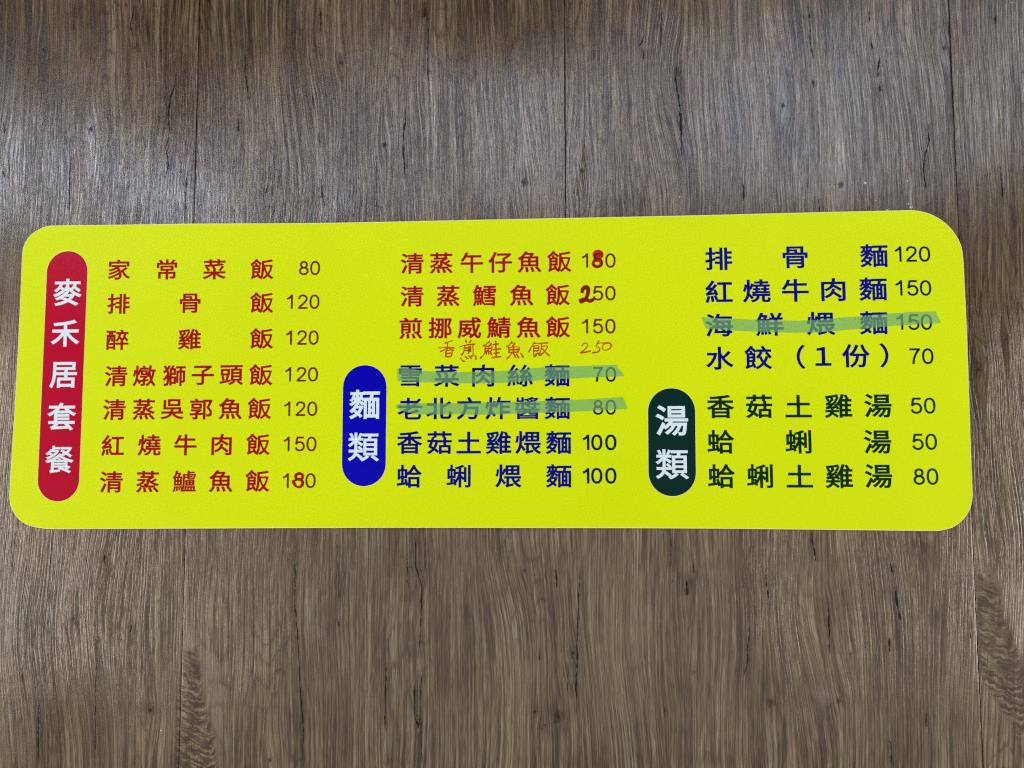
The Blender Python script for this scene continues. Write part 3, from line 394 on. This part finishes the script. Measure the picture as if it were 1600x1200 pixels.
def plank(x0, x1, z0, z1, gap, seed):
    x0 += gap / 2; x1 -= gap / 2; z0 += gap / 2; z1 -= gap / 2
    nx = int((x1 - x0) / STEP_X) + 1; nz = int((z1 - z0) / STEP_Z) + 1
    xs = np.concatenate([[x0, x0 + .0004], np.linspace(x0 + .0025, x1 - .0025, nx), [x1 - .0004, x1]])
    zs = np.concatenate([[z0], np.linspace(z0 + .0004, z1 - .0004, nz), [z1]])
    XX, ZZ = np.meshgrid(xs, zs)
    YY = np.full(XX.shape, WY)
    YY[:, 0] += .0006; YY[:, -1] += .0006; YY[0, :] += .0006; YY[-1, :] += .0006
    W_, H_ = len(xs), len(zs)
    co = np.stack([XX.ravel(), YY.ravel(), ZZ.ravel()], 1)
    i = (np.arange(H_ - 1)[:, None] * W_ + np.arange(W_ - 1)[None, :]).ravel()
    quads = np.stack([i, i + 1, i + W_ + 1, i + W_], 1)
    # side walls back to the wall
    bx = np.array([[x0, WY + .009, z0], [x1, WY + .009, z0], [x1, WY + .009, z1], [x0, WY + .009, z1]])
    n0 = len(co); co = np.vstack([co, bx])
    c = [0, W_ - 1, W_ * H_ - 1, W_ * (H_ - 1)]
    extra = np.array([[c[k], n0 + k, n0 + (k + 1) % 4, c[(k + 1) % 4]] for k in range(4)])
    quads = np.vstack([quads, extra]).astype(np.int32)
    me = bpy.data.meshes.new('plank')
    me.vertices.add(len(co)); me.vertices.foreach_set('co', co.ravel())
    me.loops.add(quads.size); me.loops.foreach_set('vertex_index', quads.ravel())
    me.polygons.add(len(quads)); me.polygons.foreach_set('loop_start', np.arange(len(quads), dtype=np.int32) * 4)
    for k, (a, b, cc) in fields(co[:, 0], co[:, 2], seed).items():
        at = me.attributes.new(k, 'FLOAT_VECTOR', 'POINT')
        at.data.foreach_set('vector', np.stack([a, b, cc], 1).astype(np.float32).ravel())
    me.materials.append(WOOD)
    me.update(calc_edges=True); me.validate()
    o = bpy.data.objects.new('plank', me); COL.objects.link(o); o.parent = wall
    return o
SX = (-1.072, -0.4650, 0.1412, 0.7495, 1.357)
ZJ, ZT, ZB = -0.035, 0.92, -0.92
mids = [plank(SX[0], SX[1], ZB, ZT, .0013, 0.0),
        plank(SX[1], SX[2], ZJ, ZT, .0011, 3.1),
        plank(SX[2], SX[3], ZJ, ZT, .0010, 5.7),
        plank(SX[1], SX[3], ZB, ZJ, .0010, 8.4),
        plank(SX[3], SX[4], ZB, ZT, .0013, 11.9)]
# dark glue bed behind the seams
bk = [(-1.09, WY + .005, ZB - .02), (1.375, WY + .005, ZB - .02), (1.375, WY + .005, ZT + .02), (-1.09, WY + .005, ZT + .02)]
bk2 = [(x, y + .012, z) for x, y, z in bk]
mesh_obj('glue_bed', bk + bk2, [(0, 1, 2, 3), (7, 6, 5, 4), (0, 4, 5, 1), (1, 5, 6, 2), (2, 6, 7, 3), (3, 7, 4, 0)], BACK, wall)
# dried white specks on the boards
rng = np.random.default_rng(4)
for sx_, sz_, r in SPECKS:
    vs = [(sx_, WY - r * .55, sz_)]; n = 9
    for ring, (rr, hh) in enumerate(((.65, .42), (1.0, 0.0))):
        for k in range(n):
            a = 2 * math.pi * k / n; q = r * rr * rng.uniform(.75, 1.2)
            vs.append((sx_ + q * math.cos(a), WY - r * hh * .8, sz_ + q * math.sin(a) * .9))
    fs = [(0, 1 + (k + 1) % n, 1 + k) for k in range(n)] + [(1 + k, 1 + (k + 1) % n, 1 + n + (k + 1) % n, 1 + n + k) for k in range(n)]
    host = mids[0] if sx_ < SX[1] else mids[4] if sx_ > SX[3] else mids[3] if sz_ < ZJ else mids[1] if sx_ < SX[2] else mids[2]
    mesh_obj('paint_speck', vs, fs, SPECK, host)

# ---------------------------------------------------------------- drawing helpers on the board's face (x, z) -> mesh at depth y
def catmull(pts, sub=5, closed=False):
    P = np.array(pts, float); n = len(P); out = []
    rngk = range(n if closed else n - 1)
    for i in rngk:
        if closed: a, b, c, d = P[i - 1], P[i], P[(i + 1) % n], P[(i + 2) % n]
        else: a, b, c, d = P[max(i - 1, 0)], P[i], P[i + 1], P[min(i + 2, n - 1)]
        for t in np.arange(sub) / sub:
            out.append(.5 * ((2 * b) + (c - a) * t + (2 * a - 5 * b + 4 * c - d) * t * t + (3 * b - a - 3 * c + d) * t ** 3))
    if not closed: out.append(P[-1])
    return np.array(out)

class Ink:
    """collects flat strokes; each stroke lies a hair above the one before"""
    def __init__(s, y, lift=-0.000012): s.v, s.f, s.y, s.lift, s.k = [], [], y, lift, 0
    def stroke(s, pts, w, smooth=True, caps=True, wfun=None):
        pts = np.array(pts, float)
        closed = len(pts) > 3 and np.hypot(*(pts[0] - pts[-1])) < 1e-6
        if closed: pts = pts[:-1]
        if smooth and len(pts) > 2: pts = catmull(pts, 5, closed)
        n = len(pts); y = s.y + s.lift * s.k; s.k += 1
        if closed:
            tan = np.roll(pts, -1, 0) - np.roll(pts, 1, 0)
        else:
            tan = np.gradient(pts, axis=0)
        tan /= np.maximum(np.linalg.norm(tan, axis=1)[:, None], 1e-9)
        nor = np.stack([-tan[:, 1], tan[:, 0]], 1)
        ww = np.full(n, w / 2.0)
        if wfun is not None: ww = ww * np.array([wfun(i / max(n - 1, 1)) for i in range(n)])
        b = len(s.v)
        for i in range(n):
            yy = y + s.lift * .8 * i / n
            for sg_ in (1, -1):
                q = pts[i] + nor[i] * ww[i] * sg_; s.v.append((q[0], yy, q[1]))
        for i in range(n if closed else n - 1):
            j = (i + 1) % n
            s.f.append((b + 2 * i, b + 2 * i + 1, b + 2 * j + 1, b + 2 * j))
        if caps and not closed:
            for e, sgn in ((0, -1), (n - 1, 1)):
                yy = y + s.lift * .8 * e / n
                c = len(s.v); m = 7
                for k in range(1, m):
                    a = math.pi * k / m
                    q = pts[e] + nor[e] * ww[e] * math.cos(a) + tan[e] * sgn * ww[e] * math.sin(a)
                    s.v.append((q[0], yy, q[1]))
                s.f.append((b + 2 * e, *range(c, c + m - 1), b + 2 * e + 1))
    def build(s, name, m, parent): 
        o = mesh_obj(name, s.v, s.f, m, parent)
        return o

GLYPH = {}
def glyph(ch):
    if ch in GLYPH: return GLYPH[ch]
    cu = bpy.data.curves.new('glyph', 'FONT'); cu.body = ch; cu.fill_mode = 'FRONT'
    cu.bevel_depth = 0.0130 if ch in '醬鱸餐類' else 0.0185; cu.bevel_resolution = 0; cu.resolution_u = 4
    o = bpy.data.objects.new('glyph', cu); COL.objects.link(o)
    dg = bpy.context.evaluated_depsgraph_get(); dg.update()
    me = o.evaluated_get(dg).to_mesh()
    v = np.zeros(len(me.vertices) * 3); me.vertices.foreach_get('co', v); v = v.reshape(-1, 3).copy()
    f = [tuple(p.vertices) for p in me.polygons]
    o.evaluated_get(dg).to_mesh_clear()
    bpy.data.objects.remove(o); bpy.data.curves.remove(cu)
    lo, hi = v[:, :2].min(0), v[:, :2].max(0)
    GLYPH[ch] = (v, f, lo, hi); return GLYPH[ch]

def lettering(name, text, places, w, h, ref, m, parent, y):
    _, _, lo, hi = glyph(ref)
    sx_, sz_ = w / (hi[0] - lo[0]), h / (hi[1] - lo[1])
    if name:                                  # an Empty gathers the characters of a line
        c = np.mean(np.array(places), 0)
        o = empty(name, (c[0], y, c[1])); o.parent = parent
    else: c = np.zeros(2); o = parent
    for ch, (px, pz) in zip(text, places):
        v, f, lo, hi = glyph(ch)
        cx, cz = (lo + hi) / 2
        V = [((q[0] - cx) * sx_, -q[2] * 0.002, (q[1] - cz) * sz_) for q in v]
        k = mesh_obj('character', V, f, m, o)
        k.location = (px - c[0], 0 if name else y, pz - c[1])
    return o

def ell(cx, cy, rx, ry, n=20, p=2.0):
    out = []
    for k in range(n + 1):
        a = 2 * math.pi * (k % n) / n; c, q = math.cos(a), math.sin(a)
        out.append((cx + rx * math.copysign(abs(c) ** (2 / p), c), cy + ry * math.copysign(abs(q) ** (2 / p), q)))
    return out
DIG = {'0': [(ell(0, .5, .285, .44, 24, 2.25), True)],
       '1': [([(.10, -.0), (.10, 1.0)], False), ([(.07, .93), (-.04, .80), (-.235, .70)], True)],
       '2': [([(-.275, .69), (-.235, .85), (-.10, .94), (.07, .94), (.21, .86), (.26, .71), (.20, .56), (.02, .36), (-.17, .20), (-.27, .065)], True), ([(-.335, .06), (.32, .06)], False)],
       '5': [([(.28, .94), (-.20, .94)], False), ([(-.17, .97), (-.265, .47)], False), ([(-.265, .49), (-.13, .60), (.03, .625), (.20, .55), (.285, .36), (.235, .16), (.08, .06), (-.09, .065), (-.22, .14), (-.28, .27)], True)],
       '7': [([(-.32, .94), (.32, .94)], False), ([(.27, .93), (.09, .68), (-.04, .38), (-.10, .0)], True)],
       '8': [(ell(0, .735, .215, .205, 20), True), (ell(0, .29, .275, .235, 20), True)]}
def numerals(name, text, places, h, m, parent, y, weight):
    c = np.mean(np.array(places), 0)
    o = empty(name, (c[0], y, c[1])); o.parent = parent
    for ch, (px, pz) in zip(text, places):
        ink = Ink(0.0)
        for path, sm in DIG[ch]:
            ink.stroke([(a * h, (b - .5) * h) for a, b in path], weight * h, smooth=sm, caps=False)
        k = ink.build('digit', m, o); k.location = (px - c[0], 0, pz - c[1])
    return o

# ---------------------------------------------------------------- the menu board
board = empty('menu_board', (0, 0, ZC), 'long yellow menu board with rounded corners, printed in Chinese with dishes and prices', 'menu board')
def smooth_outline(pts):
    return catmull(pts, 3, True)
OUT = smooth_outline(OUTLINE)
if np.sum(OUT[:, 0] * np.roll(OUT[:, 1], -1) - np.roll(OUT[:, 0], -1) * OUT[:, 1]) < 0: OUT = OUT[::-1]
def inset(P, d):
    t = np.roll(P, -1, 0) - np.roll(P, 1, 0); t /= np.linalg.norm(t, axis=1)[:, None]
    return P + np.stack([-t[:, 1], t[:, 0]], 1) * d
n = len(OUT)
IN1 = inset(OUT, .0004)
V = [(x, .0032, z) for x, z in OUT] + [(x, .0006, z) for x, z in OUT] + [(x, .0002, z) for x, z in IN1]
F = []
for a in (0, n):
    for k in range(n): j = (k + 1) % n; F.append((a + k, a + j, a + n + j, a + n + k))
F.append(tuple(range(2 * n, 3 * n))); F.append(tuple(reversed(range(n))))
mesh_obj('panel', V, F, RIM, board)
BI = inset(OUT, .0045)
V = [(x, .0031, z) for x, z in BI] + [(x, .0067, z) for x, z in BI]
mesh_obj('shadow_gap_spacer', V, [tuple(range(n)), tuple(reversed(range(n, 2 * n)))] + [(k, (k + 1) % n, n + (k + 1) % n, n + k) for k in range(n)], BACK, board)  # unseen dark spacer, added so a shadow line forms round the panel
FI = inset(OUT, .0012)
mesh_obj('printed_face', [(x, 0.0, z) for x, z in FI] + [(x, 0.00018, z) for x, z in FI],
         [tuple(range(n))] + [(k + n, (k + 1) % n + n, (k + 1) % n, k) for k in range(n)], YEL, board)

def capsule(T, Bm, r, n=24):
    T, Bm = np.array(T), np.array(Bm)
    u = T - Bm; L = np.linalg.norm(u); u /= L; s_ = np.array([u[1], -u[0]])
    c1, c0 = T - u * r, Bm + u * r
    out = [c1 + r * (s_ * math.cos(a) + u * math.sin(a)) for a in np.linspace(0, math.pi, n)]
    out += [c0 - r * (s_ * math.cos(a) + u * math.sin(a)) for a in np.linspace(0, math.pi, n)]
    return np.array(out)
for key, T, Bm, r, chars, places, w, h in BADGES:
    P = capsule(T, Bm, r)
    b = mesh_obj('heading_badge', [(x, -.00014, z) for x, z in P], [tuple(range(len(P)))], BADGE[key], board)
    b['label'] = {'red': 'crimson capsule heading at the left end of the board', 'blue': 'royal blue capsule heading between the first two columns',
                  'green': 'dark green capsule heading before the soup column'}[key]
    q = capsule(np.array(T) + (0, .0007), np.array(Bm) - (0, .0007), r + .0007)
    V = [(x, -.00007, z) for x, z in P] + [(x, -.00007, z) for x, z in q]; m = len(P)
    mesh_obj('badge_outline', V, [(k, (k + 1) % m, m + (k + 1) % m, m + k) for k in range(m)], RIM, b)
    lettering(None, chars, places, w, h, {'red': '麥', 'blue': '類', 'green': '類'}[key], WHITE, b, -.00028)

for text, style, places, w, h in DISHES:
    ref = '飯' if style == 'red' else '湯' if style == 'green' else '麵'
    o = lettering('dish_name', text, places, w, h, ref, TXT[style], board, -.00014)
    o['label'] = {'red': 'maroon', 'blue': 'dark blue', 'green': 'dark green'}[style] + ' printed dish name ' + text
for text, style, places, h in PRICES:
    numerals('price', text, places, h, NUM[style], board, -.00030, .150 if style == 'boldblue' else .128)

line = empty('handwritten_line', (0, -.00016, 0)); line.parent = board
line['label'] = 'added dish and price 250 handwritten in thin orange pen'
for a, b in ((0, 8), (8, 21), (21, 37), (37, 48), (48, 57), (57, 58), (58, 60), (60, 61)):
    pen = Ink(0, -.000006)
    for st in PEN[a:b]: pen.stroke(st, .00240, smooth=True, wfun=lambda t: 0.8 + .25 * math.sin(3 + t * 5))
    if pen.v: pen.build('handwritten_character' if a < 57 else 'handwritten_digit', PENM, line)
for key, strokes in MARKER:
    mk = Ink(-.00050 if key == 'midred' else -.00012, -.000012)
    for pts, w in strokes: mk.stroke(pts, w, smooth=True)
    o = mk.build('marker_correction', MARK[key], board)
    o['label'] = {'red': 'bright red marker 8 over the printed price', 'darkred': 'dark red marker 2 over the printed price', 'midred': 'deep red marker 8 over the printed price'}[key]

# ---------------------------------------------------------------- strips of masking tape stuck over three lines
TL = ['green masking tape over the blue line priced 70, upper of two in the middle column',
      'green masking tape over the blue line priced 80, lower of two in the middle column',
      'green masking tape across the third line, priced 150, of the right column']
for (top, bot), lab in zip(TAPES, TL):
    T, Bm = np.array(top), np.array(bot)
    n = len(T)
    # denser
    def dens(P, k=6):
        t = np.arange(len(P)); tt = np.linspace(0, len(P) - 1, (len(P) - 1) * k + 1)
        return np.stack([np.interp(tt, t, P[:, 0]), np.interp(tt, t, P[:, 1])], 1)
    Td, Bd = dens(T), dens(Bm); m = len(Td); rows = 5
    ra = rng.normal(0, .00012, (m, 2)); V = []
    for side in (0, 1):
        for r_ in range(rows):
            f = r_ / (rows - 1)
            for k in range(m):
                q = Td[k] * (1 - f) + Bd[k] * f
                if r_ == 0: q = q + ra[k]
                if r_ == rows - 1: q = q - ra[k]
                V.append((q[0], -.0006 - (.00012 * (1 - side)) - (0 if 0 < k < m - 1 else .0), q[1]))
    F = []
    for side in (0, 1):
        o_ = side * rows * m
        for r_ in range(rows - 1):
            for k in range(m - 1):
                a = o_ + r_ * m + k
                F.append((a, a + m, a + m + 1, a + 1) if side == 0 else None)
    F = [f for f in F if f]
    # thin rim round the strip down to the board
    border = [k for k in range(m)] + [r_ * m + m - 1 for r_ in range(1, rows)] + [(rows - 1) * m + k for k in range(m - 2, -1, -1)] + [r_ * m for r_ in range(rows - 2, 0, -1)]
    V = V[:rows * m]; base = len(V)
    V += [(V[k][0], -.0004, V[k][2]) for k in border]
    L = len(border)
    F += [(border[k], border[(k + 1) % L], base + (k + 1) % L, base + k) for k in range(L)]
    cx, cz = (T[:, 0].mean() + Bm[:, 0].mean()) / 2, (T[:, 1].mean() + Bm[:, 1].mean()) / 2
    V = [(x - cx, y, z - cz) for x, y, z in V]
    o = mesh_obj('tape_strip', V, F, TAPE)
    o.location = (cx, 0, ZC + cz)
    o['label'] = lab; o['category'] = 'tape'; o['group'] = 'strips of green masking tape on the menu board'
